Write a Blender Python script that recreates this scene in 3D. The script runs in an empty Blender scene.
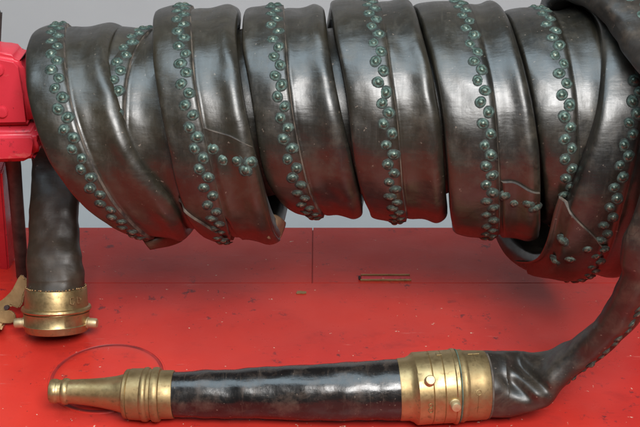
import bpy, bmesh, math, random
import numpy as np
from mathutils import Vector, Matrix, noise
random.seed(7)
scene = bpy.context.scene
COL = scene.collection
R_ = math.radians

# ------------------------------------------------------------------ camera frame
F = 60/36*640
CAM = Vector((0, -0.985, 0.67))
P = R_(28)
FW = Vector((0, math.cos(P), -math.sin(P))); UP = Vector((0, math.sin(P), math.cos(P))); RT = Vector((1, 0, 0))
def ray(px, py): return FW + RT*((px-320)/F) + UP*((213.5-py)/F)
def on_z(px, py, z):
    d = ray(px, py); return CAM + d*((z-CAM.z)/d.z)
def on_y(px, py, y):
    d = ray(px, py); return CAM + d*((y-CAM.y)/d.y)
def proj(p):
    q = p-CAM; w = q.dot(FW)
    return 320+F*q.dot(RT)/w, 213.5-F*q.dot(UP)/w, w
def smooth(a, b, t):
    t = max(0, min(1, (t-a)/(b-a))); return t*t*(3-2*t)

# ------------------------------------------------------------------ object helpers
def meshobj(name, verts, faces, mats, parent=None, midx=None, smoothf=True):
    me = bpy.data.meshes.new(name)
    me.from_pydata([tuple(v) for v in verts], [], faces)
    if not isinstance(mats, (list, tuple)): mats = [mats]
    for m in mats: me.materials.append(m)
    if midx: me.polygons.foreach_set('material_index', midx)
    if smoothf: me.polygons.foreach_set('use_smooth', [True]*len(me.polygons))
    me.update()
    o = bpy.data.objects.new(name, me); COL.objects.link(o)
    if parent is not None:
        o.parent = parent
        o.matrix_parent_inverse = Matrix.Translation(-top_loc(parent))
    return o
def top_loc(o):
    v = Vector((0, 0, 0))
    while o is not None:
        v += o.location; o = o.parent if False else None
    return v
def thing(name, label, cat, loc, group=None):
    o = bpy.data.objects.new(name, None); COL.objects.link(o); o.location = loc
    o.empty_display_size = .02
    o['label'] = label; o['category'] = cat
    if group: o['group'] = group
    return o
def tag(o, label=None, cat=None, group=None, kind=None):
    if label: o['label'] = label
    if cat: o['category'] = cat
    if group: o['group'] = group
    if kind: o['kind'] = kind
    return o
def from_bm(name, bm, mats, parent=None, smoothf=True, ang=None):
    me = bpy.data.meshes.new(name); bm.normal_update(); bm.to_mesh(me); bm.free()
    if not isinstance(mats, (list, tuple)): mats = [mats]
    for m in mats: me.materials.append(m)
    me.polygons.foreach_set('use_smooth', [smoothf]*len(me.polygons))
    if ang: me.set_sharp_from_angle(angle=R_(ang))
    o = bpy.data.objects.new(name, me); COL.objects.link(o)
    if parent is not None:
        o.parent = parent; o.matrix_parent_inverse = Matrix.Translation(-top_loc(parent))
    return o
def wn(o):
    m = o.modifiers.new('wn', 'WEIGHTED_NORMAL'); m.keep_sharp = True; m.weight = 80; return o
def bm_box(bm, lo, hi, bev=0, seg=2, M=None):
    lo = Vector(lo); hi = Vector(hi)
    r = bmesh.ops.create_cube(bm, size=1, matrix=Matrix.Translation((lo+hi)/2) @ Matrix.Diagonal(((hi-lo).x, (hi-lo).y, (hi-lo).z, 1)))
    vs = r['verts']
    if bev:
        es = list({e for v in vs for e in v.link_edges})
        q = bmesh.ops.bevel(bm, geom=es, offset=bev, segments=seg, affect='EDGES', profile=.5)
        vs = list({v for f in q['faces'] for v in f.verts} | {v for v in vs if v.is_valid})
    if M: bmesh.ops.transform(bm, matrix=M, verts=vs)
    return vs
def bm_prism(bm, pts, origin, ex, ey, ez, depth, bev=0.0008):
    # pts outline in (ex,ey); extruded along ez
    vs = [bm.verts.new(origin+ex*a+ey*b) for a, b in pts]
    f = bm.faces.new(vs)
    r = bmesh.ops.extrude_face_region(bm, geom=[f])
    nv = [g for g in r['geom'] if isinstance(g, bmesh.types.BMVert)]
    bmesh.ops.translate(bm, verts=nv, vec=ez*depth)
    es = list({e for v in vs+nv for e in v.link_edges})
    if bev: bmesh.ops.bevel(bm, geom=es, offset=bev, segments=(4 if bev > .004 else 2), affect='EDGES')
    bmesh.ops.recalc_face_normals(bm, faces=bm.faces[:])
def frame_from(axis, hint=Vector((0, 0, 1))):
    a = axis.normalized(); b = a.cross(hint)
    if b.length < 1e-4: b = a.cross(Vector((1, 0, 0)))
    b.normalize(); c = b.cross(a).normalized()
    return a, b, c

# ------------------------------------------------------------------ materials
class NT:
    def __init__(s, name):
        s.m = bpy.data.materials.new(name); s.m.use_nodes = True
        s.t = s.m.node_tree; s.b = s.t.nodes['Principled BSDF']; s.L = s.t.links
        s.co = s.n('ShaderNodeTexCoord').outputs['Object']
    def n(s, typ, **kw):
        x = s.t.nodes.new(typ)
        for k, v in kw.items():
            if k in x.inputs: 
                if isinstance(v, bpy.types.NodeSocket): s.L.new(v, x.inputs[k])
                else: x.inputs[k].default_value = v
            else: setattr(x, k, v)
        return x
    def noise(s, scale, detail=4, rough=.55, vec=None, dist=0):
        x = s.n('ShaderNodeTexNoise', Scale=scale, Detail=detail, Roughness=rough, Distortion=dist)
        s.L.new(vec or s.co, x.inputs['Vector']); return x.outputs['Fac']
    def map(s, sc, rot=(0, 0, 0)):
        x = s.n('ShaderNodeMapping'); x.inputs['Scale'].default_value = sc; x.inputs['Rotation'].default_value = rot
        s.L.new(s.co, x.inputs['Vector']); return x.outputs[0]
    def ramp(s, fac, stops):
        x = s.n('ShaderNodeValToRGB'); e = x.color_ramp.elements
        while len(e) < len(stops): e.new(.5)
        for i, (p, c) in enumerate(stops):
            e[i].position = p; e[i].color = (c, c, c, 1) if isinstance(c, (int, float)) else (*c, 1)
        s.L.new(fac, x.inputs[0]); return x.outputs[0]
    def mix(s, fac, a, b, mode='MIX'):
        x = s.n('ShaderNodeMix', data_type='RGBA', blend_type=mode)
        for sock, v in ((x.inputs[0], fac), (x.inputs[6], a), (x.inputs[7], b)):
            if isinstance(v, bpy.types.NodeSocket): s.L.new(v, sock)
            elif isinstance(v, (int, float)): sock.default_value = v
            else: sock.default_value = (*v, 1)
        return x.outputs[2]
    def math(s, op, a, b=0.0):
        x = s.n('ShaderNodeMath', operation=op)
        for i, v in enumerate((a, b)):
            if isinstance(v, bpy.types.NodeSocket): s.L.new(v, x.inputs[i])
            else: x.inputs[i].default_value = v
        return x.outputs[0]
    def bump(s, h, strength, dist, prev=None):
        x = s.n('ShaderNodeBump', Strength=strength, Distance=dist)
        s.L.new(h, x.inputs['Height'])
        if prev: s.L.new(prev, x.inputs['Normal'])
        return x.outputs[0]
    def set(s, **kw):
        for k, v in kw.items():
            k = k.replace('_', ' ')
            if isinstance(v, bpy.types.NodeSocket): s.L.new(v, s.b.inputs[k])
            elif isinstance(v, tuple): s.b.inputs[k].default_value = (*v, 1)
            else: s.b.inputs[k].default_value = v

def leather(name, base, brown, worn, rlo, rhi, wornamt=.5, spec=.5):
    s = NT(name)
    big = s.noise(9, 5, .6); mid = s.noise(45, 6, .65); fine = s.noise(420, 3, .6)
    c = s.mix(s.ramp(big, [(.35, 0.), (.7, 1.)]), base, brown)
    c = s.mix(s.math('MULTIPLY', s.ramp(mid, [(.5, 0.), (.74, 1.)]), wornamt), c, worn)
    # scuffs running round the coil and small pale nicks
    st = s.noise(60, 5, .7, s.map((3.2, .45, .45)), .6)
    c = s.mix(s.math('MULTIPLY', s.ramp(st, [(.6, 0.), (.72, 1.)]), wornamt*.55), c, worn)
    sp = s.noise(260, 2, .5)
    c = s.mix(s.math('MULTIPLY', s.ramp(sp, [(.71, 0.), (.76, 1.)]), .5), c, (.22, .17, .13))
    r = s.math('ADD', s.ramp(mid, [(.3, rlo), (.75, rhi)]), s.math('MULTIPLY', s.math('SUBTRACT', st, .5), .25))
    # hairline cracks, dusty smears and puckers across the strap
    cr = s.n('ShaderNodeTexVoronoi', Scale=46., feature='DISTANCE_TO_EDGE')
    wv = s.n('ShaderNodeMix', data_type='VECTOR'); wv.inputs[0].default_value = .045
    s.L.new(s.map((1., .55, .55)), wv.inputs[4]); nz = s.n('ShaderNodeTexNoise', Scale=22., Detail=5.); s.L.new(s.co, nz.inputs['Vector']); s.L.new(nz.outputs['Color'], wv.inputs[5])
    s.L.new(wv.outputs[1], cr.inputs['Vector'])
    crk = s.math('MULTIPLY', s.ramp(cr.outputs['Distance'], [(0., 1.), (.028, 0.)]), s.ramp(s.noise(13, 4, .6), [(.52, 0.), (.66, 1.)]))
    c = s.mix(s.math('MULTIPLY', crk, .6), c, (.006, .005, .004))
    dust = s.math('MULTIPLY', s.ramp(s.noise(26, 7, .75, None, 1.2), [(.54, 0.), (.74, 1.)]), wornamt*.6)
    c = s.mix(dust, c, (worn[0]*1.2, worn[1]*1.15, worn[2]*1.05))
    r = s.math('ADD', r, s.math('MULTIPLY', dust, .45))
    pk_ = s.noise(24, 4, .6, s.map((.45, 2.0, 2.0)))
    vor = s.n('ShaderNodeTexVoronoi', Scale=330., feature='DISTANCE_TO_EDGE'); s.L.new(s.co, vor.inputs['Vector'])
    b = s.bump(big, .35, .004)
    b = s.bump(mid, .12, .0007, b)
    b = s.bump(st, .07, .0005, b)
    b = s.bump(pk_, .22, .0026, b)
    b = s.bump(crk, -.35, .0006, b)
    b = s.bump(vor.outputs['Distance'], .06, .0005, b)
    b = s.bump(fine, .09, .0005, b)
    s.set(Base_Color=c, Roughness=r, Normal=b, Specular_IOR_Level=spec)
    return s.m
M_leather = leather('aged_leather', (.008, .0078, .0065), (.026, .0205, .0115), (.075, .062, .042), .31, .45, .36, .90)
M_tail = leather('dry_leather', (.018, .014, .010), (.040, .028, .018), (.085, .060, .040), .38, .55, .4)
M_dusty = leather('dusty_leather', (.009, .0085, .0075), (.026, .019, .013), (.095, .068, .046), .36, .52, .55, .8)
M_grip = leather('black_leather', (.006, .006, .006), (.014, .012, .011), (.16, .11, .08), .18, .36, .40, .7)
def edge_leather():
    s = NT('cut_leather_edge')
    c = s.ramp(s.noise(70, 5), [(.38, (.022, .017, .014)), (.72, (.15, .115, .085))])
    s.set(Base_Color=c, Roughness=.7, Normal=s.bump(s.noise(500), .4, .0006)); return s.m
M_edge = edge_leather()
def flesh():
    s = NT('raw_inner_leather')
    c = s.ramp(s.noise(60, 5), [(.3, (.13, .075, .04)), (.7, (.30, .19, .11))])
    s.set(Base_Color=c, Roughness=.75, Normal=s.bump(s.noise(300), .4, .001)); return s.m
M_flesh = flesh()
M_fold = leather('folded_leather', (.035, .022, .014), (.085, .05, .03), (.17, .11, .07), .4, .6, .5)
def brass(name, a, b, dark, r):
    s = NT(name)
    n1 = s.noise(35, 6, .65); n2 = s.noise(160, 4, .6)
    c = s.mix(s.ramp(n1, [(.35, 0.), (.7, 1.)]), a, b)
    c = s.mix(s.ramp(n2, [(.57, 0.), (.75, .6)]), c, dark)
    c = s.mix(s.ramp(s.noise(18, 3), [(.6, 0.), (.78, .45)]), c, (.16, .20, .13))
    rr = s.ramp(n2, [(.3, r), (.75, r+.25)])
    bb = s.bump(s.noise(60, 3), .18, .0010); bb = s.bump(s.noise(700, 2), .08, .0002, bb)
    s.set(Base_Color=c, Metallic=.85, Roughness=rr, Normal=bb); return s.m
M_brass = brass('worn_brass', (.34, .24, .11), (.44, .325, .165), (.085, .06, .03), .31)
M_brass2 = brass('dull_brass', (.28, .195, .09), (.37, .27, .135), (.08, .058, .03), .38)
M_mark = brass('brass_mark', (.58, .47, .28), (.52, .41, .24), (.3, .22, .12), .45)
def grime():
    s = NT('verdigris_grime')
    c = s.ramp(s.noise(120, 4), [(.3, (.03, .035, .025)), (.7, (.10, .14, .10))])
    s.set(Base_Color=c, Roughness=.8); return s.m
M_grime = grime()
def verd():
    s = NT('verdigris')
    c = s.ramp(s.noise(240, 4, .6), [(.30, (.015, .024, .019)), (.5, (.036, .066, .053)), (.72, (.13, .19, .16))])
    s.set(Base_Color=c, Roughness=.75, Normal=s.bump(s.noise(900, 3), .5, .0006)); return s.m
M_verd = verd()
def halo():
    s = NT('verdigris_stain')
    c = s.ramp(s.noise(300, 4, .6), [(.36, (.016, .016, .014)), (.54, (.026, .040, .033)), (.72, (.09, .13, .11))])
    s.set(Base_Color=c, Roughness=.8); return s.m
M_halo = halo()
def rivm():
    s = NT('copper_rivet')
    n = s.noise(420, 3)
    c = s.ramp(n, [(.36, (.035, .060, .047)), (.52, (.085, .115, .09)), (.70, (.26, .26, .20))])
    s.set(Base_Color=c, Metallic=.5, Roughness=.36, Normal=s.bump(s.noise(800, 2), .3, .0004)); return s.m
M_riv = rivm()
def red(name, base, dark):
    s = NT(name)
    n = s.noise(4, 4, .6); n2 = s.noise(24, 5, .65)
    c = s.mix(s.ramp(n, [(.35, 0.), (.7, 1.)]), base, dark)
    c = s.mix(s.ramp(n2, [(.60, 0.), (.80, .30)]), c, (.20, .02, .02))
    # dark pits and grit
    d = s.noise(150, 3, .6)
    c = s.mix(s.ramp(d, [(.70, 0.), (.735, .85)]), c, (.05, .015, .015))
    d3 = s.math('MULTIPLY', s.ramp(s.noise(55, 6, .75), [(.585, 0.), (.635, 1.)]), s.ramp(s.noise(9, 2), [(.46, 0.), (.58, 1.)]))
    c = s.mix(s.math('MULTIPLY', d3, .75), c, (.07, .02, .025))
    # pale chips, thicker towards the front edge
    sep = s.n('ShaderNodeSeparateXYZ'); s.L.new(s.co, sep.inputs[0])
    near = s.math('MULTIPLY', s.ramp(s.math('MULTIPLY', sep.outputs['Y'], -1.), [(.13, 0.), (.20, 1.)]), .085)
    chip = s.math('ADD', s.noise(105, 3, .65, s.map((1., 1.1, 1.), (0, 0, .4))), near)
    c = s.mix(s.ramp(chip, [(.700, 0.), (.725, .9)]), c, (.70, .50, .38))
    c = s.mix(s.ramp(s.noise(14, 6, .7, s.map((1, 2.2, 1), (0, 0, .5))), [(.56, 0.), (.74, .35)]), c, (.20, .014, .014))
    wv = s.noise(75, 5, .7, s.map((.22, 3.4, 1), (0, 0, -.5)))
    c = s.mix(s.ramp(wv, [(.66, 0.), (.69, .6)]), c, (.10, .02, .02))
    c = s.mix(s.ramp(s.noise(38, 6, .75, s.map((.35, 2.6, 1), (0, 0, .25))), [(.63, 0.), (.68, .45)]), c, (.62, .16, .13))
    r = s.ramp(n2, [(.3, .24), (.75, .44)])
    b = s.bump(s.noise(3.2, 3), .5, .03); b = s.bump(n2, .12, .003, b); b = s.bump(s.noise(260, 3), .12, .0006, b)
    b = s.bump(s.ramp(d, [(.70, 1.), (.76, 0.)]), .3, .001, b)
    s.set(Base_Color=c, Roughness=r, Normal=b); s.b.inputs['Specular IOR Level'].default_value = .30
    return s.m
M_red = red('red_paint', (.60, .038, .024), (.46, .023, .018))
M_redflash = red('red_paint_flash_tint', (.60, .040, .060), (.50, .028, .042))  # same red paint, pinker: flash reflected off the bracket put into the base colour
def plain(name, a, b, sc, r, metal=0., bumpd=.001):
    s = NT(name); n = s.noise(sc, 5, .6)
    s.set(Base_Color=s.ramp(n, [(.3, a), (.7, b)]), Roughness=r, Metallic=metal, Normal=s.bump(n, .3, bumpd)); return s.m
M_wall = plain('grey_wall', (.60, .585, .58), (.64, .625, .615), 3, .85)
M_redgrime = plain('dirty_red_groove', (.12, .014, .014), (.44, .024, .02), 26, .55)
M_dark = plain('dark_gap', (.02, .012, .012), (.04, .02, .02), 20, .8)
M_iron = plain('dark_iron', (.03, .028, .027), (.09, .08, .07), 60, .5, .4)
M_wood = plain('drum_wood', (.03, .02, .014), (.07, .045, .03), 30, .6)
M_tan = plain('tan_bronze', (.24, .14, .06), (.42, .27, .13), 50, .42, .6)
M_bluegrey = plain('grey_floor', (.52, .55, .56), (.58, .605, .61), 4, .8)

# ------------------------------------------------------------------ coil geometry
YC = {}
class Turn:
    """One wrap: columns are left edge, seam, right edge as X(theta); theta=0 faces the camera, + is up."""
    def __init__(s, top, bot, left, seam, right, T=.021, dR=0):
        cy = (top+bot)/2; half = (bot-top)/2
        s.zc = on_y(320, cy, 0).z
        D = math.hypot(CAM.y, CAM.z-s.zc)
        s.R = D*math.sin(math.atan(half/F))+dR-.0022; s.T = T
        s.beta = math.atan2(CAM.z-s.zc, -CAM.y)
        s.th = np.arange(-97, 97.1, 1.0)
        s.cols = [s.col(c) for c in (left, seam, right)]
    def yz(s, th, r):
        a = R_(th)+s.beta; return -math.cos(a)*r, s.zc+math.sin(a)*r
    def py2th(s, py, r):
        lo, hi = -86., 86.
        def f(t):
            y, z = s.yz(t, r); return proj(Vector((0, y, z)))[1]
        for _ in range(40):
            m = (lo+hi)/2
            if f(m) > py: lo = m
            else: hi = m
        return (lo+hi)/2
    def px2x(s, px, th, r):
        y, z = s.yz(th, r); return (px-320)/F*(Vector((0, y, z))-CAM).dot(FW)
    def col(s, rows):
        pts = sorted((s.py2th(py, s.R), px) for py, px in rows)
        ts = []; xs = []
        for t, px in pts:
            if ts and t-ts[-1] < 1: continue
            ts.append(t); xs.append(s.px2x(px, t, s.R))
        v = np.interp(s.th, ts, xs)
        e = (xs[-1]-xs[-2])/(ts[-1]-ts[-2]); e0 = (xs[1]-xs[0])/(ts[1]-ts[0])
        v = np.where(s.th > ts[-1], xs[-1]+.25*e*(s.th-ts[-1]), v); v = np.where(s.th < ts[0], xs[0]+.25*e0*(s.th-ts[0]), v)
        k = np.exp(-.5*(np.arange(-12, 13)/5.)**2); k /= k.sum()
        vp = np.pad(v, 12, mode='reflect', reflect_type='odd')
        return np.convolve(vp, k, mode='valid')
    def at(s, th):       # (xl, xs, xr, R, zc)
        if th >= -97: return [float(np.interp(th, s.th, c)) for c in s.cols]+[s.R, s.zc]
        n = s.nxt; t = smooth(-97, -263, th)
        t = ((-97)-th)/166.; t = t*.5+smooth(0, 1, t)*.5
        a = [float(c[0]) for c in s.cols]+[s.R, s.zc]; b = [float(np.interp(97, n.th, c)) for c in n.cols]+[n.R, n.zc]
        if hasattr(n, 'rtop'): b[3] = n.rtop
        return [p+(q-p)*t for p, q in zip(a, b)]
NP = 6.5
def prof_pts(T, us, wide, seed, th):
    """(u, height, flag) list round a closed section; u across, height relative to section middle."""
    out = []
    NL, NRr = 14, 20
    def h(u):
        a = abs(2*u-1); return (max(0, 1-a**NP))**(1/NP)
    def wob(u):
        return .0016*noise.noise(Vector((u*2.2+seed*7.1, th*.035, seed)))+.0009*noise.noise(Vector((u*6+seed, th*.10, 3.3)))
    flap = .0024
    for k in range(NL+1):
        u = us*(1-math.cos(math.pi/2*k/NL)) if k < NL else us
        out.append((u, T/2*h(u)+flap*smooth(.0, us*.7, u)+wob(u), 0))
    out[-1] = (us, T/2*h(us)+flap-.0004+wob(us), 1)
    du = .0009/wide
    for k in range(NRr+1):
        u = 1-(1-us-du)*(1-math.cos(math.pi/2*(NRr-k)/NRr)) if k else us+du
        q = (u-us)/(1-us)
        b = -.0018*math.exp(-q*11)+.0034*math.exp(-((q-.78)/.20)**2)-.0010*math.exp(-((q-.32)/.2)**2)
        out.append((u, T/2*h(u)+b+wob(u), 0))
    NI = 14
    for k in range(1, NI):
        u = (1+math.cos(math.pi*k/NI))/2
        out.append((u, -T/2*h(u)*.8, 0))
    return out
SEG_MAT_COL = 14
def point(t, th, u_h, seed=0):
    xl, xs, xr, R, zc = t.at(th); u, hgt = u_h
    r = R-t.T/2+hgt-t.T*0; a = R_(th)+t.beta
    x = xl+(xr-xl)*u
    return Vector((x, -math.cos(a)*r, zc+math.sin(a)*r))
def build_turn(t, th0, th1, seed, name, parent, mat, step=1.5):
    n = int(abs(th1-th0)/step); verts = []; faces = []; mi = []
    for i in range(n+1):
        th = th0+(th1-th0)*i/n
        xl, xs, xr, R, zc = t.at(th)
        pr = prof_pts(t.T, (xs-xl)/(xr-xl), xr-xl, seed, th); m = len(pr)
        for (u, hh, fl) in pr: verts.append(point(t, th, (u, hh-.003*0), seed))
    for i in range(n):
        for j in range(m):
            a = i*m+j; b = i*m+(j+1) % m
            faces.append((a, b, b+m, a+m)); mi.append(1 if j == SEG_MAT_COL else 0)
    faces.append(tuple(range(m))[::-1]); faces.append(tuple(range(n*m, n*m+m))); mi += [0, 0]
    o = meshobj(name, verts, faces, [mat, M_edge], parent, mi)
    o.data.validate()
    bm = bmesh.new(); bm.from_mesh(o.data); bmesh.ops.recalc_face_normals(bm, faces=bm.faces[:]); bm.to_mesh(o.data); bm.free()
    return o
def surf(t, th, u, seed, off=0):
    def S(th, u):
        xl, xs, xr, R, zc = t.at(th); us = (xs-xl)/(xr-xl)
        pr = prof_pts(t.T, us, xr-xl, seed, th)[:35]
        uu = [p[0] for p in pr]; hh = [p[1] for p in pr]
        return point(t, th, (u, float(np.interp(u, uu, hh))))
    p = S(th, u); a = S(th+1.5, u)-S(th-1.5, u); b = S(th, min(.99, u+.03))-S(th, max(.01, u-.03))
    n = a.cross(b); y, z = p.y, p.z-t.zc
    if n.dot(Vector((0, y, z))) < 0: n = -n
    n.normalize(); return p+n*off, n, a.normalized()

# front wraps, measured rows (y, x) of left edge, seam and right edge
T1 = Turn(25, 240, [(28, 34), (45, 25), (90, 25), (120, 32), (160, 46), (200, 74), (225, 104), (238, 135)],
          [(26, 66), (45, 64), (70, 65), (100, 70), (130, 78), (160, 90), (190, 105), (215, 124), (235, 148)],
          [(27, 120), (45, 110), (62, 109), (94, 117), (131, 127), (160, 138), (180, 152), (204, 173), (220, 182), (236, 186)])
T2 = Turn(7, 241, [(12, 153), (60, 152), (100, 158), (130, 164), (160, 170), (190, 176), (215, 186), (236, 203)],
          [(9, 190), (40, 191), (80, 194), (120, 201), (150, 208), (190, 218), (220, 226), (238, 231)],
          [(9, 238), (40, 236), (70, 240), (100, 244), (130, 250), (150, 254), (180, 261), (214, 269), (238, 279)])
T3 = Turn(7, 218, [(12, 243), (40, 241), (80, 248), (120, 254), (150, 258), (180, 264), (200, 276), (214, 292)],
          [(9, 283), (40, 285), (80, 288), (120, 293), (160, 301), (190, 309), (214, 322)],
          [(10, 325), (40, 328), (80, 335), (120, 343), (150, 350), (180, 356), (200, 361), (214, 363)])
T4 = Turn(0, 222, [(5, 331), (30, 334), (70, 342), (100, 347), (130, 350), (160, 353), (190, 359), (216, 370)],
          [(2, 378), (30, 384), (80, 391), (120, 397), (160, 400), (190, 402), (216, 407)],
          [(5, 414), (30, 422), (60, 430), (90, 436), (120, 441), (160, 444), (190, 446), (218, 448)])
T5 = Turn(3, 238, [(8, 417), (30, 425), (60, 433), (90, 439), (120, 444), (160, 447), (190, 449), (220, 450), (234, 455)],
          [(5, 467), (30, 478), (60, 486), (90, 492), (120, 495), (160, 498), (200, 499), (234, 498)],
          [(7, 503), (30, 514), (60, 523), (90, 530), (120, 536), (150, 540), (180, 541), (210, 541), (234, 540)])
T6 = Turn(9, 226, [(12, 507), (30, 516), (60, 525), (90, 532), (120, 537), (160, 542), (200, 545), (220, 546)],
          [(10, 548), (30, 560), (60, 569), (90, 574), (130, 577), (170, 578), (200, 575), (220, 572)],
          [(12, 588), (30, 600), (60, 609), (100, 614), (150, 614), (200, 607), (220, 600)])
T0 = Turn(29, 228, [(32, 118), (60, 100), (90, 92), (130, 92), (170, 98), (220, 112)],
          [(31, 152), (40, 142), (60, 131), (90, 125), (130, 124), (170, 130), (220, 145)],
          [(32, 196), (60, 186), (90, 180), (130, 179), (170, 185), (220, 200)], T=.022)
class Loop:          # wrap whose radius changes as it goes; rows theta: left px, seam px, right px, radius
    T = .027
    def __init__(s, rows, zc):
        s.zc = zc; s.beta = math.atan2(CAM.z-zc, -CAM.y); rows = sorted(rows)
        th = [r[0] for r in rows]; s.th = np.arange(rows[0][0], rows[-1][0]+.1, 1.)
        cc = [[], [], [], []]
        for (t, l, m, r, rad) in rows:
            a = R_(t)+s.beta; d = (Vector((0, -math.cos(a)*rad, zc+math.sin(a)*rad))-CAM).dot(FW)
            for k, px in enumerate((l, m, r)): cc[k].append((px-320)/F*d)
            cc[3].append(rad)
        k = np.exp(-.5*(np.arange(-24, 25)/8.)**2); k /= k.sum()
        s.c4 = [np.convolve(np.pad(np.interp(s.th, th, c), 24, mode='reflect', reflect_type='odd'), k, mode='valid') for c in cc]
        s.cols = s.c4[:3]; s.R = float(s.c4[3][-1]); s.rtop = float(np.interp(97, s.th, s.c4[3]))
    def at(s, th): return [float(np.interp(th, s.th, c)) for c in s.c4]+[s.zc]
T7 = Loop([(97, 572, 618, 655, .108), (75, 585, 630, 665, .112), (50, 600, 645, 678, .116), (20, 604, 648, 682, .120), (0, 600, 643, 676, .123), (-20, 586, 632, 665, .127),
           (-40, 568, 618, 652, .135), (-60, 560, 608, 642, .145), (-80, 548, 596, 632, .155), (-100, 526, 574, 612, .165), (-125, 494, 540, 584, .172),
           (-150, 484, 530, 575, .158), (-185, 500, 545, 585, .120)], on_y(320, 117, 0).z)
for a, b in ((T1, T2), (T2, T3), (T3, T4), (T4, T5), (T5, T6), (T6, T7)): a.nxt = b

hose = thing('fire_hose', 'riveted dark leather fire hose wound in a coil above the red deck', 'hose', (0, 0, T3.zc))
turns = []
for i, t in enumerate((T1, T2, T3, T4, T5, T6)):
    turns.append((t, build_turn(t, 97, -263, i+1, 'hose_turn', hose, M_leather), i+1))
o7 = build_turn(T7, 97, -184, 7, 'hose_turn', hose, M_leather); turns.append((T7, o7, 7))
o0 = build_turn(T0, 97, -97, 9, 'inner_turn', hose, M_leather); turns.append((T0, o0, 9))
# the layer underneath, seen in the gaps between the outer turns
v = []; f = []
for i in range(141):
    x = -.215+.505*i/140
    r = .079+.006*abs(math.sin((x+.02)*math.pi/.083))**.5
    for k in range(64):
        a = 2*math.pi*k/64; v.append((x+.04*math.cos(a)*.5, r*math.sin(a), T3.zc+r*math.cos(a)))
for i in range(140):
    for k in range(64):
        a = i*64+k; b = i*64+(k+1) % 64; f.append((a, b, b+64, a+64))
f.append(tuple(range(64))[::-1]); f.append(tuple(range(140*64, 141*64)))
meshobj('under_layer', v, f, M_leather, hose)

# ------------------------------------------------------------------ rivets
def rivet_mesh(seed):
    rnd = random.Random(seed); bm = bmesh.new(); N = 26
    prof = [(0, .0030, 0), (.0013, .00285, 0), (.0025, .0023, 0), (.0033, .0015, 0), (.0039, .0009, 1), (.0044, .00065, 1), (.0049, .0005, 1), (.0053, .00015, 2), (.0062, .00005, 2), (.0066, -.0006, 2)]
    rings = []; ph = rnd.uniform(0, 6.28); dx = rnd.uniform(-.0004, .0004)
    for i, (r, z, m) in enumerate(prof):
        if r == 0: rings.append([bm.verts.new((dx, 0, z))]); continue
        ring = []
        for k in range(N):
            a = 2*math.pi*k/N
            w = 1+(.04*math.sin(2*a+ph) if i < 7 else .07*math.sin(2*a+ph)+.015*math.sin(3*a+ph*2)+rnd.uniform(-.02, .02))
            ring.append(bm.verts.new((dx*(i < 5)+math.cos(a)*r*w, math.sin(a)*r*w, z+rnd.uniform(-.00012, .00012)*(i > 4))))
        rings.append(ring)
    for i in range(len(rings)-1):
        a, b = rings[i], rings[i+1]
        for k in range(N):
            if len(a) == 1: fc = bm.faces.new((a[0], b[k], b[(k+1) % N]))
            else: fc = bm.faces.new((a[k], b[k], b[(k+1) % N], a[(k+1) % N]))
            fc.material_index = (0, 0, 0, 0, 1, 1, 1, 2, 2, 2)[i+1 if i+1 < 10 else 9]; fc.smooth = True
    me = bpy.data.meshes.new('rivet'); bm.normal_update(); bm.to_mesh(me); bm.free()
    [me.materials.append(q) for q in (M_riv, M_verd, M_halo)]; return me
RM = [rivet_mesh(s) for s in range(7)]
riv = []   # (pos, normal, tangent, owner, scale)
def add_riv(p, n, tg, owner, sc=1.): riv.append((p, n, tg, owner, sc))
def seam_rivets(t, ob, seed, th0, th1, gap=.0096):
    rnd = random.Random(seed*11); th = th0; k = 0
    while th > th1:
        xl, xs, xr, R, zc = t.at(th); off = (.0060 if k % 2 else .0116)+rnd.uniform(-.0006, .0006)
        sl = (t.at(th-2)[1]-t.at(th+2)[1])/(R_(4)*R); ca = 1/math.sqrt(1+sl*sl); th2 = th-math.degrees(off*sl*ca/R)*.9
        xl, xs2, xr, _, _ = t.at(th2)
        u = (xs-off*ca-xl)/(xr-xl)
        off2 = 0
        for (ta, ua, tb, ub) in LAPS.get(seed, []):
            if ua-.01 < u < ub and th2 < ta+(tb-ta)*(u-ua)/(ub-ua): off2 = .0022
        p, n, tg = surf(t, th2, u, seed, off2)
        add_riv(p, n, tg, ob, rnd.uniform(.80, .94))
        th -= math.degrees(gap*ca*rnd.uniform(.94, 1.06)/R); k += 1
LAPS = {}
def px_uth(t, px, py, r=None):
    r = r or t.at(0)[3]
    if isinstance(t, Turn): th = t.py2th(py, t.R)
    else:
        lo, hi = -88., 80.
        for _ in range(40):
            m = (lo+hi)/2; a = R_(m)+t.beta; rr = t.at(m)[3]
            if proj(Vector((0, -math.cos(a)*rr, t.zc+math.sin(a)*rr)))[1] > py: lo = m
            else: hi = m
        th = (lo+hi)/2
    xl, xs, xr, R, zc = t.at(th); a = R_(th)+t.beta
    d = (Vector((0, -math.cos(a)*R, zc+math.sin(a)*R))-CAM).dot(FW)
    return th, ((px-320)/F*d-xl)/(xr-xl)
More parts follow.
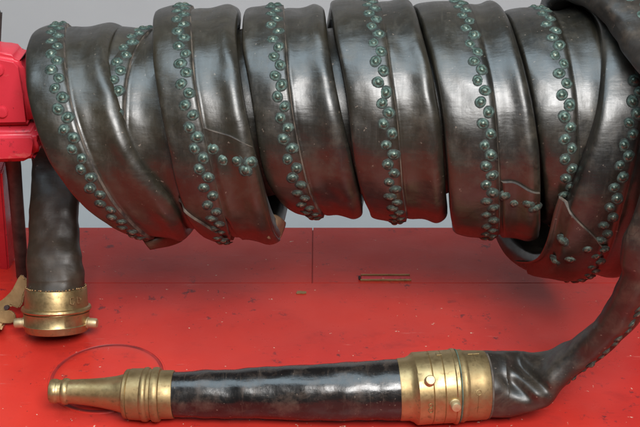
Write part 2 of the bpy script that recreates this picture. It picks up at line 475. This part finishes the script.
def lap(t, ob, seed, line, bottom, name='lap_joint'):
    """Second leather layer lapped over one band: from a slanting cut edge (line, two pixels) down to angle bottom."""
    (thA, uA), (thB, uB) = [px_uth(t, *p) for p in line]
    LAPS.setdefault(seed, []).append((thA, uA, thB, uB))
    U = 16; V = 40; verts = []; faces = []; mi = []
    for j in range(V+1):
        q = j/V
        for i in range(U+1):
            w = i/U; u = min(uA+(uB-uA)*w, .985); top = thA+(thB-thA)*w+1.6*math.sin(w*math.pi)+.3*math.sin(w*9+seed)
            th = top+(bottom-top)*q
            off = .0028 if 0 < j < V else -.0008
            if i in (0, U) : off = -.0004
            if 0 < j <= 1: th = top+.05
            if j == 2: th = top-.32
            verts.append(surf(t, th, u, seed, off)[0])
    for j in range(V):
        for i in range(U):
            a = j*(U+1)+i; faces.append((a, a+1, a+U+2, a+U+1)); mi.append(1 if j <= 1 else 0)
    o = meshobj(name, verts, faces, [M_leather, M_edge], ob, mi)
    bm = bmesh.new(); bm.from_mesh(o.data); bmesh.ops.recalc_face_normals(bm, faces=bm.faces[:]); bm.to_mesh(o.data); bm.free()
    c = sum((Vector(x) for x in verts), Vector())/len(verts)
    return o
def px_riv(t, ob, seed, pts, off=.0022):
    for px, py in pts:
        th, u = px_uth(t, px, py); p, n, tg = surf(t, th, min(u, .925), seed, off); add_riv(p, n, tg, ob, 1.)
lap(T2, turns[1][1], 2, ((203, 128), (254, 148)), -94); px_riv(T2, turns[1][1], 2, [(213, 149), (223, 160), (238, 160), (246, 168), (255, 161)])
lap(T2, turns[1][1], 2, ((178, 206), (219, 230)), -94)
lap(T5, turns[4][1], 5, ((501, 181), (540, 193)), -94); px_riv(T5, turns[4][1], 5, [(505, 195), (514, 203), (528, 201), (536, 205)])
lap(T7, o7, 7, ((561, 206), (604, 246)), -100); px_riv(T7, o7, 7, [(564, 242), (570, 256), (587, 246), (556, 262)])

for t, ob, sd in turns:
    if sd == 9: seam_rivets(t, ob, sd, 93, 5)
    elif sd == 7: seam_rivets(t, ob, sd, 90, -118)
    else: seam_rivets(t, ob, sd, 95, -95)

# ------------------------------------------------------------------ free running hose
def cat(P0, P1, P2, P3, t):
    return .5*((2*P1)+(-P0+P2)*t+(2*P0-5*P1+4*P2-P3)*t*t+(-P0+3*P1-3*P2+P3)*t**3)
def crease(q, a, b, w, depth):
    px, py, _ = proj(q); dx, dy = b[0]-a[0], b[1]-a[1]; L = math.hypot(dx, dy)
    s = ((px-a[0])*dx+(py-a[1])*dy)/L/L; e = ((px-a[0])*dy-(py-a[1])*dx)/L
    if s < -.2 or s > 1.2: return 0
    f = smooth(-.2, .3, s)*(1-smooth(.8, 1.2, s))
    return f*depth*(-math.exp(-(e/w)**2)+.55*math.exp(-((e+w*2)/(w*1.3))**2)+.35*math.exp(-((e-w*2)/(w*1.3))**2))
def free_hose(name, keys, parent, mat, seed, sub=20, step_after=None):
    """keys: (centre, outward normal, width, thickness, roundness 0..1)"""
    K = [(Vector(c), Vector(n).normalized(), w, th, rd) for c, n, w, th, rd in keys]
    rows = []
    for i in range(len(K)-1):
        ks = [K[max(0, i-1)], K[i], K[i+1], K[min(len(K)-1, i+2)]]
        for j in range(sub + (1 if i == len(K)-2 else 0)):
            t = j/sub
            c = cat(*[k[0] for k in ks], t); n = cat(*[k[1] for k in ks], t).normalized()
            e = smooth(0, 1, t); lerp = lambda a: ks[1][a]+(ks[2][a]-ks[1][a])*e
            rows.append((c, n, lerp(2), lerp(3), lerp(4)))
    M = 96; verts = []; fr = []
    for i, (c, n, w, th, rd) in enumerate(rows):
        tg = (rows[min(i+1, len(rows)-1)][0]-rows[max(i-1, 0)][0]).normalized()
        n = (n-tg*n.dot(tg)).normalized(); b = tg.cross(n).normalized()
        fr.append((c, n, b, tg, w, th, rd))
        e = 2/(2+1.0*(1-rd))
        for k in range(M):
            a = 2*math.pi*k/M; ca, sa = math.cos(a), math.sin(a)
            x = math.copysign(abs(ca)**e, ca)*w/2; y = math.copysign(abs(sa)**e, sa)*th/2
            q = c+b*x+n*y
            d = .0022*noise.noise(q*28+Vector((seed, 0, 0)))+.0010*noise.noise(q*75)
            # raised flap of the seam
            s_ = x/w
            if sa > 0 and rd < .8: y2 = .0024*smooth(-.5, -.2, s_)*(1-smooth(.085, .10, s_))*(1-rd); q = q+n*y2
            if seed == 8 and q.z < .12:
                d += crease(q, (512, 358), (548, 392), 4.5, .0050)+crease(q, (500, 374), (535, 402), 4.5, .0022)
            verts.append(q+(b*ca+n*sa)*d)
    faces = []; mi = []
    for i in range(len(rows)-1):
        for k in range(M):
            a = i*M+k; b2 = i*M+(k+1) % M; faces.append((a, b2, b2+M, a+M)); mi.append(0)
    faces.append(tuple(range(M))[::-1]); faces.append(tuple(range((len(rows)-1)*M, len(rows)*M))); mi += [0, 0]
    o = meshobj(name, verts, faces, [mat, M_edge], parent, mi)
    bm = bmesh.new(); bm.from_mesh(o.data); bmesh.ops.recalc_face_normals(bm, faces=bm.faces[:]); bm.to_mesh(o.data); bm.free()
    return o, fr
def polar(px, th, r, zc=T7.zc, beta=T7.beta):
    a = R_(th)+beta; p = Vector((0, -math.cos(a)*r, zc+math.sin(a)*r)); d = (p-CAM).dot(FW)
    return Vector(((px-320)/F*d, p.y, p.z)), Vector((0, -math.cos(a), math.sin(a)))
X = Vector((1, 0, 0))
def pk(px, th, r, w=.078, t=.028, tilt=0, rd=0.):
    c, n = polar(px, th, r-t/2); return (c, n+X*tilt, w, t, rd)
k8 = [pk(540, 185, .118), pk(548, 150, .124, tilt=-.1), pk(572, 118, .134, tilt=-.15), pk(588, 90, .141, .080, .030, -.1), pk(614, 66, .145, .080, .031, .0), pk(645, 44, .150, .078, .033, .1), pk(668, 22, .158, .078, .034, .3),
      (on_y(683, 115, -.170), (.55, -.85, .1), .074, .034, .1), (on_y(673, 180, -.190), (.75, -.65, -.1), .070, .035, .1), (on_y(648, 236, -.195), (.80, -.58, -.20), .062, .034, .1),
      (on_y(643, 270, -.188), (.75, -.58, -.36), .050, .030, .1), (on_y(623, 311, -.172), (.70, -.55, -.45), .044, .028, .1), (on_y(592, 344, -.158), (.55, -.46, -.68), .042, .028, .2),
      (on_y(557, 368, -.150), (.30, -.18, -.93), .056, .026, .3), (on_y(530, 381, -.149), (.12, .2, -.95), .066, .036, .6), (on_z(506, 384, .0345), (0, .3, -.95), .068, .058, 1.), (on_z(478, 384.5, .0355), (0, .4, -.9), .065, .065, 1.)]
# keep the normals turning smoothly through the bend at the deck
k8 = [(c, Vector(n), w, t, r) for c, n, w, t, r in k8]
o8, fr8 = free_hose('hose_end', k8, hose, M_dusty, 8)
# seam rivets down the loop
acc = 0; k = 0
for i in range(20*2, 20*13):
    c, n, b, tg, w, th, rd = fr8[i]; acc += (fr8[i+1][0]-c).length
    if acc > .0098:
        acc = 0; k += 1; s_ = (.24 if k % 2 else .14)
        pw = 3-rd; yy = (1-abs(2*s_)**pw)**(1/pw)
        nn = (n*(yy**(pw-1)/(th/2))+b*((2*s_)**(pw-1)/(w/2))).normalized()
        q = c+b*(s_*w)+n*(yy*th/2); q += nn*(.0022*noise.noise(q*28+Vector((8, 0, 0)))+.0010*noise.noise(q*75)-.0002)
        add_riv(q, nn, tg, o8, random.uniform(.80, .98))
# tail that hangs down behind the coil to the left coupling
cb = on_z(57, 330, .0140)                       # centre of the coupling mouth
ax = Vector((.0, .38, .925)).normalized()
ctop = cb+ax*.047
cT, nT = polar(80, 97, T1.R-.014, T1.zc, T1.beta)
tail_keys = [(cT+Vector((0, 0, -.004)), nT, .074, .022, 0.)]
for th, px in ((125, 66), (155, 58), (180, 55)):
    c, n = polar(px, th, T1.R-.010, T1.zc, T1.beta); tail_keys.append((c, n, .054, .022, .0))
tail_keys += [(on_y(56, 165, .080), (0, .9, -.35), .052, .020, .0), (on_y(55, 200, .052), (0, .88, -.40), .053, .020, .1), (on_y(54, 238, .024), (.0, .9, -.36), .055, .022, .2), (ctop+ax*.030+Vector((-.0015, 0, 0)), (.0, .92, -.36), .059, .030, .5), (ctop+ax*.010, (.0, .92, -.36), .063, .050, .9), (ctop-ax*.004, (0, .92, -.36), .063, .063, 1.)]
free_hose('hose_tail', tail_keys, hose, M_tail, 5)

# fold of raw leather at the foot of two turns
def flap(pts3, name, parent, mat):
    """pts3: grid rows of points; thin leather skin with thickness"""
    nr = len(pts3); nc = len(pts3[0]); v = []; f = []
    for s in (0, 1):
        for i in range(nr):
            for j in range(nc):
                a = pts3[min(i+1, nr-1)][j]-pts3[max(i-1, 0)][j]; b = pts3[i][min(j+1, nc-1)]-pts3[i][max(j-1, 0)]
                n = a.cross(b).normalized(); v.append(pts3[i][j]+n*(.0011 if s else -.0011))
    N = nr*nc
    for i in range(nr-1):
        for j in range(nc-1):
            a = i*nc+j; f.append((a, a+1, a+nc+1, a+nc)); f.append((a+N, a+nc+N, a+nc+1+N, a+1+N))
    for i in range(nr-1):
        for j in (0, nc-1):
            a = i*nc+j; f.append((a, a+nc, a+nc+N, a+N))
    for j in range(nc-1):
        for i in (0, nr-1):
            a = i*nc+j; f.append((a, a+1, a+1+N, a+N))
    o = meshobj(name, v, f, mat, parent)
    bm = bmesh.new(); bm.from_mesh(o.data); bmesh.ops.recalc_face_normals(bm, faces=bm.faces[:]); bm.to_mesh(o.data); bm.free(); return o
def patch_grid(cor, yy, bulge, nr=20, nc=20):
    # cor: 4 pixels (tl, tr, br, bl), yy world y of left & right sides
    g = []
    for i in range(nr+1):
        row = []
        for j in range(nc+1):
            s, t = i/nr, j/nc
            s = .5+(s-.5)*(1-.30*max(0, t*2-1)**3); t = t*(1-.16*(2*s-1)**4)
            px = (cor[0][0]*(1-t)+cor[1][0]*t)*(1-s)+(cor[3][0]*(1-t)+cor[2][0]*t)*s
            py = (cor[0][1]*(1-t)+cor[1][1]*t)*(1-s)+(cor[3][1]*(1-t)+cor[2][1]*t)*s
            y = (yy[0]*(1-t)+yy[1]*t)-bulge*math.sin(math.pi*s)+.005*math.sin(t*6+s*4)
            row.append(on_y(px, py, y))
        g.append(row)
    return g
flap(patch_grid([(264, 212), (287, 219), (279, 241), (268, 239)], (-.085, -.035), .008), 'leather_fold', turns[1][1], M_flesh)
flap(patch_grid([(136, 232), (186, 226), (183, 243), (150, 249)], (-.045, -.02), .010), 'leather_fold', turns[0][1], M_fold)

# rivet objects: the hundred that show largest one by one, the others as one part
vis = []
for r in riv:
    p, n, tg, ow, sc = r; v = (CAM-p).normalized(); px, py, w = proj(p)
    s = n.dot(v)
    if not (-5 < px < 645 and -5 < py < 432): s = -1
    vis.append((s+random.uniform(0, .01), r))
vis.sort(key=lambda q: -q[0])
def rmat(p, n, tg, sc):
    b = n.cross(tg).normalized(); tg = b.cross(n).normalized()
    a = random.uniform(0, 6.28)
    M = Matrix((tg, b, n)).transposed().to_4x4()
    return Matrix.Translation(p) @ M @ Matrix.Rotation(a, 4, 'Z') @ Matrix.Diagonal((sc*1.02, sc*1.02, sc, 1))
for s, (p, n, tg, ow, sc) in vis[:100]:
    o = bpy.data.objects.new('rivet', RM[random.randrange(7)]); COL.objects.link(o)
    o.parent = ow; o.matrix_local = rmat(p, n, tg, sc)      # parts sit at the turn's own origin
V = []; Fc = []; MI = []
for s, (p, n, tg, ow, sc) in vis[100:]:
    M = rmat(p, n, tg, sc); me = RM[random.randrange(7)]; b0 = len(V)
    V += [M @ v.co for v in me.vertices]; Fc += [tuple(b0+i for i in q.vertices) for q in me.polygons]; MI += [q.material_index for q in me.polygons]
ro = meshobj('rivets', V, Fc, [M_riv, M_verd, M_halo], hose, MI); ro['kind'] = 'stuff'

# ------------------------------------------------------------------ brass parts turned on an axis
def lathe(name, prof, cfun, parent, mats, N=72, midx=None, sub=1, wob=.00025, seed=0, caps=True):
    """prof: (s, radius); cfun(s)->(centre, axis)"""
    P2 = []
    for i in range(len(prof)-1):
        for j in range(sub):
            t = j/sub; P2.append((prof[i][0]+(prof[i+1][0]-prof[i][0])*t, prof[i][1]+(prof[i+1][1]-prof[i][1])*t))
    P2.append(prof[-1]); verts = []; faces = []; mi = []
    for s, r in P2:
        c, ax = cfun(s); a, b, d = frame_from(ax)
        for k in range(N):
            t = 2*math.pi*k/N; dr = b*math.cos(t)+d*math.sin(t); q = c+dr*r
            verts.append(q+dr*wob*noise.noise(q*60+Vector((seed, 0, 0)))*(1 if r > .002 else 0))
    for i in range(len(P2)-1):
        for k in range(N):
            a = i*N+k; b = i*N+(k+1) % N; faces.append((a, b, b+N, a+N)); mi.append(midx[i//sub] if midx else 0)
    if caps: faces.append(tuple(range(N))[::-1]); faces.append(tuple(range((len(P2)-1)*N, len(P2)*N))); mi += [0, 0]
    me = meshobj(name, verts, faces, mats, parent, mi)
    bm = bmesh.new(); bm.from_mesh(me.data); bmesh.ops.recalc_face_normals(bm, faces=bm.faces[:]); bm.to_mesh(me.data); bm.free()
    me.data.set_sharp_from_angle(angle=R_(38)); return me
def stub(name, p, n, r, L, parent, mat, taper=.85, N=24):
    n = n.normalized()
    pr = [(-.004, r), (L*.15, r), (L*.2, r*taper), (L*.85, r*taper), (L*.97, r*taper*.85), (L, r*taper*.55)]
    return lathe(name, pr, lambda s: (p+n*s, n), parent, mat, N, wob=0)
def stroke(name, pts, rad, parent, mat, closed=False):
    v = []; f = []; M = 6; n = len(pts)
    for i, p in enumerate(pts):
        a = pts[(i+1) % n] if (closed or i < n-1) else p; b = pts[(i-1) % n] if (closed or i > 0) else p
        _, e, g = frame_from(a-b)
        for k in range(M): v.append(p+(e*math.cos(k*math.pi/3)+g*math.sin(k*math.pi/3))*rad)
    for i in range(n if closed else n-1):
        for k in range(M):
            a = i*M+k; b = i*M+(k+1) % M; c = ((i+1) % n)*M; f.append((a, b, c+(k+1) % M, c+k))
    return v, f
def marks(name, strokes, parent, mat, rad=.0003):
    for pts, closed in strokes:
        v, f = stroke('', pts, rad, None, None, closed); meshobj(name, v, f, mat, parent)

# nozzle: axis through measured pixels, resting on the deck
AX = [(50, 391.0, .0275), (72, 391.4, .0272), (125, 393.6, .0268), (150, 394.5, .0270), (172, 394.4, .0272), (230, 393.6, .0290), (280, 392.6, .031), (340, 391.4, .0335), (398, 389.6, .0352), (430, 387.2, .0360), (455, 385.8, .0365), (490, 384.5, .0360)]
axp = [on_z(px, py, z) for px, py, z in AX]
def axis_c(px):
    def q(px): return Vector([float(np.interp(px, [a[0] for a in AX], [p[k] for p in axp])) for k in range(3)])
    s = sum((q(px+d) for d in (-9, -4.5, 0, 4.5, 9)), Vector())/5; s.x = q(px).x
    return s, (q(px+6)-q(px-6)).normalized()
def rpx(px, h):
    c, _ = axis_c(px); return h*(c-CAM).length/F*math.cos(0.17)
def nprof(lst): return [(px, rpx(px, h)) for px, h in lst]
noz = thing('hose_nozzle', 'brass and black leather hose nozzle lying on the red deck in front of the coil', 'nozzle', (axis_c(260)[0].x, axis_c(260)[0].y, 0))
lathe('tip', nprof([(50.6, 5.5), (50, 7), (50, 10), (51, 11.4), (54, 12.0), (57, 11.8), (58, 11.2), (62, 11.1), (63.2, 12.4), (66, 13), (68.5, 12.5), (69.8, 11.6), (74, 11.9), (88, 13.0), (104, 14.9), (116, 17.0), (124, 19.4), (128, 20)]), axis_c, noz, M_brass, sub=2, seed=1)
lathe('bore', nprof([(49.8, 5.2), (50.3, 5.4), (52, 5.4)]), axis_c, noz, M_dark, 32)
lathe('collar', nprof([(125.5, 19), (125.5, 23.3), (126.5, 24.2), (129, 24.4), (130, 23.6), (131, 25), (143.5, 25.6), (144.5, 26.6), (147, 27), (149, 26.4), (150, 25.0), (152.5, 25), (153.5, 26.6), (156, 27.2), (158.5, 27), (160.5, 26), (161.3, 24), (173, 23.8), (174.3, 23.3), (174.5, 20)]), axis_c, noz, M_brass2, sub=1, seed=2)
gp = []
for i in range(49):
    px = 174+(399-174)*i/48; hp = float(np.interp(px, [174, 180, 230, 280, 340, 399], [22.6, 22.9, 24.3, 26.3, 29.0, 30.2]))
    gp.append((px, hp+.22*math.sin(px*.13)+.15*math.sin(px*.31+1)))
lathe('grip', nprof(gp), axis_c, noz, M_grip, 96, wob=.0010, seed=3)
cp = lathe('coupling', nprof([(398, 28), (398.2, 30.6), (399.5, 31), (407, 31.2), (411, 33), (413.4, 35.2), (414.4, 36), (428, 36), (428.6, 35.2), (429.4, 36), (439.6, 36), (440.1, 35.3), (440.9, 36), (450.6, 36.2), (451.6, 37.2), (454.2, 37.4), (455, 36.4), (455.2, 30)]), axis_c, noz, M_brass, 96, seed=4)
def on_axis_surface(px, h, ang):
    """ang: 0 straight towards the camera, + up"""
    c, ax = axis_c(px); v = (CAM-c); v = (v-ax*v.dot(ax)).normalized(); u = ax.cross(v); u = u if u.z > 0 else -u
    n = v*math.cos(R_(ang))+u*math.sin(R_(ang)); return c+n*rpx(px, h), n
for px, ang, r in ((424.5, 9, .0052), (448.5, -28, .0052)):
    p, n = on_axis_surface(px, 36, ang); lb = stub('lug', p, n, r, .0085, cp, M_mark, .92)
def mk(px, h, ang): return on_axis_surface(px, h+.3, ang)[0]
def line(pxa, aa, pxb, ab, h, n=8): return ([mk(pxa+(pxb-pxa)*i/n, h, aa+(ab-aa)*i/n) for i in range(n+1)], False)
def circ(px, ang, rp, h, ra=None): return ([mk(px+rp*math.cos(2*math.pi*i/14), h, ang+(ra or rp*1.6)*math.sin(2*math.pi*i/14)) for i in range(14)], True)
marks('stamped_mark', [circ(424.5, -29, 2.2, 36, 3.2), circ(424.5, -38, 2.4, 36, 4.2), line(436, 58, 436, 66, 36), line(436, 58, 441, 58, 36, 4)], cp, M_brass2)
# mating half on the hose side
cp2 = lathe('coupling', nprof([(455.4, 30), (455.6, 36), (456.5, 36.2), (457, 35), (458.5, 35.8), (461, 36), (462.6, 35), (464, 34.7), (476, 34.4), (483.5, 34), (484.6, 33.4), (484.8, 30)]), axis_c, hose, M_brass2, 96, seed=6)
tag(cp2, 'brass half coupling on the front hose end beside the nozzle')
marks('stamped_mark', [circ(471, -12, 2.6, 34.6, 4.2), line(471, -17, 471, -50, 34.6, 14), line(471, 42, 471, 60, 34.6, 6), line(466, 60, 477, 60, 34.6, 6)], cp2, M_brass)
lathe('joint_grime', nprof([(455.05, 36.4), (455.1, 36.9), (456.2, 36.9), (456.3, 36.4)]), axis_c, cp2, M_grime, 96, wob=.0012, seed=9)
# crimped lip where leather enters
lathe('sleeve_edge', nprof([(484.6, 32), (485, 33.0), (486.5, 33.2), (487, 32)]), axis_c, cp2, M_edge, 72, wob=.0008)

# left coupling hanging from the tail, leaning on its rim
def cfl(s): return cb+ax*s, ax
cpl = lathe('coupling', [(.002, .024), (0, .026), (-.0004, .0325), (.001, .0338), (.006, .0345), (.0075, .0352), (.0085, .0345), (.0195, .0350), (.0205, .0352), (.0208, .0335), (.0218, .0332), (.0222, .0364), (.0240, .0374), (.0262, .0366), (.0270, .0340), (.0300, .0336), (.0455, .0330), (.0470, .0322), (.0474, .029)], cfl, hose, M_brass, 96, seed=11)
tag(cpl, 'brass coupling with two side lugs on the hanging hose end at the left')
lathe('bore', [(-.0006, .0255), (.0025, .0257), (.0030, .0245)], cfl, cpl, M_dark, 48)
for sx in (-1, 1):
    stub('lug', cb+ax*.0105+Vector((sx*.0335, -.004, 0)), Vector((sx, -.12, .0)), .0062, .0118, cpl, M_mark, .86)
vb = (CAM-cb); vb = (vb-ax*vb.dot(ax)).normalized()
def lm(x, s):     # x across in metres, s up the axis
    r = .0336; a = math.asin(max(-.98, min(.98, x/r))); return cb+ax*s+X*(r*math.sin(a))+vb*(r*math.cos(a)+.0002)
def ls(*pp): return ([lm(*p) for p in pp], False)
marks('stamped_mark', [ls((-.0275, .041), (-.0245, .040), (-.026, .037), (-.0235, .034), (-.027, .033)), ls((-.0225, .041), (-.019, .0335)), ls((-.019, .041), (-.0225, .0335)),
                       ls((.0185, .041), (.015, .040), (.0145, .0345), (.018, .033), (.019, .0365)), ls((.0225, .041), (.0225, .034), (.0255, .0335), (.0260, .0385), (.0232, .040))], cpl, M_tan, .00042)
# crimped row round the sleeve
V = []; Fa = []
for k in range(52):
    a = 2*math.pi*(k+random.uniform(-.3, .3))/52; _, b, d = frame_from(ax); c = cb+ax*(.0480+random.uniform(-.0004, .0004))+(b*math.cos(a)+d*math.sin(a))*.0318
    bm = bmesh.new(); bmesh.ops.create_icosphere(bm, subdivisions=1, radius=random.uniform(.0008, .0014)); 
    b0 = len(V); V += [c+v.co for v in bm.verts]; Fa += [tuple(b0+v.index for v in q.verts) for q in bm.faces]; bm.free()
meshobj('crimped_edge', V, Fa, M_tan, cpl)

# ------------------------------------------------------------------ reel bracket at the left
bz = T1.zc
br = thing('reel_bracket', 'red painted iron bracket that carries the left end of the hose reel', 'bracket', on_z(-10, 300, 0))
xr0 = on_y(36, 110, -.055).x
A = on_y(-60, 55, -.07)
bm = bmesh.new()
def yq(px, py): q = on_y(px, py, -.03); return (q.x, q.z)
bm_prism(bm, [yq(-70, 48), yq(-5, 53), yq(16, 57), yq(24, 66), yq(29, 95), yq(33, 128), yq(-70, 130)], Vector((0, -.03, 0)), X, Vector((0, 0, 1)), Vector((0, 1, 0)), .04, .0065)
wn(from_bm('housing', bm, M_redflash, br, True))
bm = bmesh.new()
bm_prism(bm, [yq(-70, 131), yq(36, 129), yq(41, 140), yq(38, 156), yq(30, 160), yq(-70, 164)], Vector((0, -.038, 0)), X, Vector((0, 0, 1)), Vector((0, 1, 0)), .055, .006)
wn(from_bm('flange', bm, M_redflash, br, True))
p0 = on_y(2, 140, -.078)
bm = bmesh.new(); bm_box(bm, (-.30, -.062, .12), (-.262, -.025, .20), .004); 
bm.free()
for px, py in ((-2, 70), (2, 112)):
    q = on_y(px, py, -.031); stub('bolt', q, Vector((0, -1, 0)), .0058, .0022, br, M_redflash, .9)
lathe('axle', [(-.03, .016), (.045, .016), (.047, .030), (.052, .031), (.053, .014), (.60, .014)], lambda s: (Vector((xr0-.045+s, 0, bz)), X), br, M_iron, 32)
# post and brace below the flange
def beam(name, a, b, w, d, mat, parent, bev=.002):
    dv = b-a; _, e, g = frame_from(dv, Vector((0, 1, 0))); bm = bmesh.new()
    bm_prism(bm, [(-w/2, -d/2), (w/2, -d/2), (w/2, d/2), (-w/2, d/2)], a, e, g, dv.normalized(), dv.length, bev); return from_bm(name, bm, mat, parent, False)
beam('post', on_y(-14, 160, .03), on_z(-4, 262, 0), .040, .026, M_redflash, br)
brz = lathe('brace', [(0, .0080), (.12, .0078), (.25, .0076), (.9, .0076), (1.0, .0080)], lambda s: (on_y(12, 150, 0.02).lerp(on_z(23, 276, .006), s), (on_z(23, 276, .006)-on_y(12, 150, .02)).normalized()), br, M_iron, 20, wob=.0016)
# strap loop above the housing at the frame edge
beam('stay', on_y(-4, 52, .01), on_y(-2, 10, .01), .008, .006, M_iron, br)

# reel drum inside the coil
drum = thing('hose_reel', 'dark wooden reel drum inside the leather coil', 'reel', (0, 0, T3.zc))
lathe('drum', [(-.235, .03), (-.235, .074), (-.225, .0745), (.29, .0745), (.30, .074), (.30, .03)], lambda s: (Vector((s, 0, T3.zc)), X), drum, M_wood, 48)
lathe('hub', [(-.245, .022), (-.244, .034), (-.230, .034)], lambda s: (Vector((s, 0, T3.zc)), X), drum, M_iron, 32)
lathe('hub', [(.296, .034), (.312, .034), (.314, .02)], lambda s: (Vector((s, 0, T3.zc)), X), drum, M_iron, 32)
# far support, outside the picture, carries the other end
br2 = thing('reel_support', 'red iron upright behind the right end of the coil', 'bracket', (.40, .03, 0))
beam('post', Vector((.395, .03, T3.zc+.02)), Vector((.395, .03, 0)), .04, .03, M_redflash, br2)
lathe('axle', [(0, .014), (.10, .014)], lambda s: (Vector((.29+s, 0, T3.zc)), X), br2, M_iron, 24)
beam('arm', Vector((.395, -.03, T3.zc)), Vector((.395, .045, T3.zc)), .034, .03, M_redflash, br2)

# brass latch by the left coupling
lt = thing('brass_latch', 'small tan brass lever latch with drilled plate beside the left coupling', 'latch', on_z(8, 322, 0))
def zq(px, py, z): return on_z(px, py, z)
o_ = on_z(10, 300, .03); ex = X; ey = UP
def pl(pts): return [(((px-10)*(o_-CAM).dot(FW)/F), ((300-py)*(o_-CAM).dot(FW)/F)) for px, py in pts]
bm = bmesh.new()
bm_prism(bm, pl([(-12, 330), (-12, 308), (2, 299), (10, 291), (17, 277), (20, 274.5), (23, 279), (26.5, 280), (26, 287), (22, 296), (21, 304), (17, 309), (9, 306), (5, 310), (-1, 330)]), o_+FW*.006, ex, ey, FW, .006, .0014)
from_bm('lever', bm, M_tan, lt, False)
bm = bmesh.new()
bm_prism(bm, pl([(-14, 311), (2, 311), (10, 310), (15, 314), (15.5, 320), (12, 323), (-14, 324)]), o_-FW*.001, ex, ey, FW, .005, .001)
plo = from_bm('plate', bm, M_tan, lt, False)
for px, py in ((6.2, 307.6), (7, 316.8)):
    a, b = pl([(px, py)])[0]; q = o_+ex*a+ey*b-FW*.0012
    stub('pin_hole' if py < 310 else 'pin_hole', q+FW*.002, -FW, .0027, .0009, plo, M_dark, .98, 16)
beam('foot', on_z(-4, 326, .022), on_z(-4, 330, 0)+Vector((0, .012, 0)), .014, .008, M_tan, lt)

# ------------------------------------------------------------------ deck, background
yb = on_z(312, 227.5, 0).y; yc = on_z(312, 283, 0).y; xsm = on_z(312.5, 255, 0).x
bm = bmesh.new()
g = .0006
bm_box(bm, (-1.1, -.75, -.020), (1.1, yc-.0001, 0), .0005)
bm_box(bm, (-1.1, yc+.0002, -.020), (xsm-g, yb, 0), .0006)
bm_box(bm, (xsm+g, yc+.0002, -.020), (1.1, yb, 0), .0006)
bm_box(bm, (-1.099, -.749, -.404), (1.099, yb-.001, -.0035))
deck = from_bm('deck', bm, M_red, None, False); tag(deck, kind='structure')
v = []
bm = bmesh.new()
bm_box(bm, (-3, 1.35, -1.2), (3, 1.40, 2.6)); tag(from_bm('background_wall', bm, M_wall, None, False), kind='structure')
bm = bmesh.new(); bm_box(bm, (-3, -2.2, -.45), (3, 1.349, -.405)); tag(from_bm('floor', bm, M_bluegrey, None, False), kind='structure')

# round pressed cover under the nozzle tip
cc = on_z(107, 377, 0); rr = 55*(cc-CAM).length/F
lathe('round_cover', [(-.0005, rr+.0022), (.0007, rr+.001), (.0007, rr-.0004), (.0002, rr-.0008), (.0002, rr-.0034), (.0006, rr-.0040), (.0018, rr-.007), (.0024, rr-.012), (.0026, rr*.5), (.0026, .0005)], lambda s: (cc+Vector((0, 0, s)), Vector((0, 0, 1))), None, [M_red, M_redgrime], 96, wob=0, midx=[0, 0, 1, 1, 1, 0, 0, 0, 0])
rc = bpy.data.objects['round_cover']; tag(rc, 'round red painted cover plate in the deck under the nozzle tip', 'cover plate')
# slot clip
sc_ = on_z(385.5, 279, 0); w = 49*(sc_-CAM).length/F
clip = thing('slot_clip', 'narrow worn metal clip in a slot on the red deck below the coil', 'clip', (sc_.x, sc_.y, 0))
bm = bmesh.new(); bm_box(bm, (sc_.x-w/2, sc_.y-.0032, .0002), (sc_.x+w/2, sc_.y+.0035, .0026), .0011, 3); from_bm('bar', bm, M_redflash, clip, False)
bm = bmesh.new(); bm_box(bm, (sc_.x-w/2-.001, sc_.y-.0054, .0001), (sc_.x+w/2+.001, sc_.y-.0034, .0024), .0004); bm_box(bm, (sc_.x-w/2, sc_.y+.0037, .0001), (sc_.x+w/2, sc_.y+.0050, .0042), .0003); from_bm('rim', bm, M_brass, clip, False)
bm = bmesh.new(); bm_box(bm, (sc_.x-w/2-.003, sc_.y-.003, .0003), (sc_.x-w/2-.0004, sc_.y+.0032, .0030), .0008); from_bm('end_stop', bm, M_dark, clip, False)
# loose flake
fl = on_z(301, 293, 0); bm = bmesh.new()
pts = []
for k in range(11):
    a = 2*math.pi*k/11; r = .0062*(1+.25*math.sin(k*2.1)); pts.append((math.cos(a)*r, math.sin(a)*r*.55))
bm_prism(bm, pts, Vector((fl.x, fl.y, .0002)), X, Vector((0, 1, 0)), Vector((0, 0, 1)), .0011, .0003)
tag(from_bm('paint_flake', bm, M_tan, None, False), 'small brown flake lying on the red deck left of the slot clip', 'flake')

# ------------------------------------------------------------------ camera, lamps, world
cam = bpy.data.cameras.new('camera'); co = bpy.data.objects.new('camera', cam); COL.objects.link(co)
co.location = CAM; co.rotation_euler = (R_(90)-P, 0, 0); cam.lens = 60; cam.sensor_width = 36; cam.clip_start = .02; cam.clip_end = 50
scene.camera = co
def area(name, loc, tgt, size, power, col, sy=None):
    l = bpy.data.lights.new(name, 'AREA'); l.energy = power; l.color = col; l.size = size
    if sy: l.shape = 'RECTANGLE'; l.size_y = sy
    o = bpy.data.objects.new(name, l); COL.objects.link(o); o.location = loc
    o.rotation_euler = (Vector(tgt)-Vector(loc)).to_track_quat('-Z', 'Y').to_euler(); return o
area('key_lamp', (.30, -1.35, 1.45), (0, 0, .1), .95, 45, (1, .98, .96), .60)
area('top_lamp', (-.1, -.42, 1.70), (0, .02, .2), 1.9, 24, (.70, .88, 1), .9)
w = bpy.data.worlds.new('World'); scene.world = w; w.use_nodes = True
w.node_tree.nodes['Background'].inputs[0].default_value = (.72, .68, .62, 1); w.node_tree.nodes['Background'].inputs[1].default_value = .07
scene.view_settings.view_transform = 'Standard'; scene.view_settings.look = 'None'; scene.view_settings.exposure = 0
scene.render.resolution_x = 1024; scene.render.resolution_y = 683
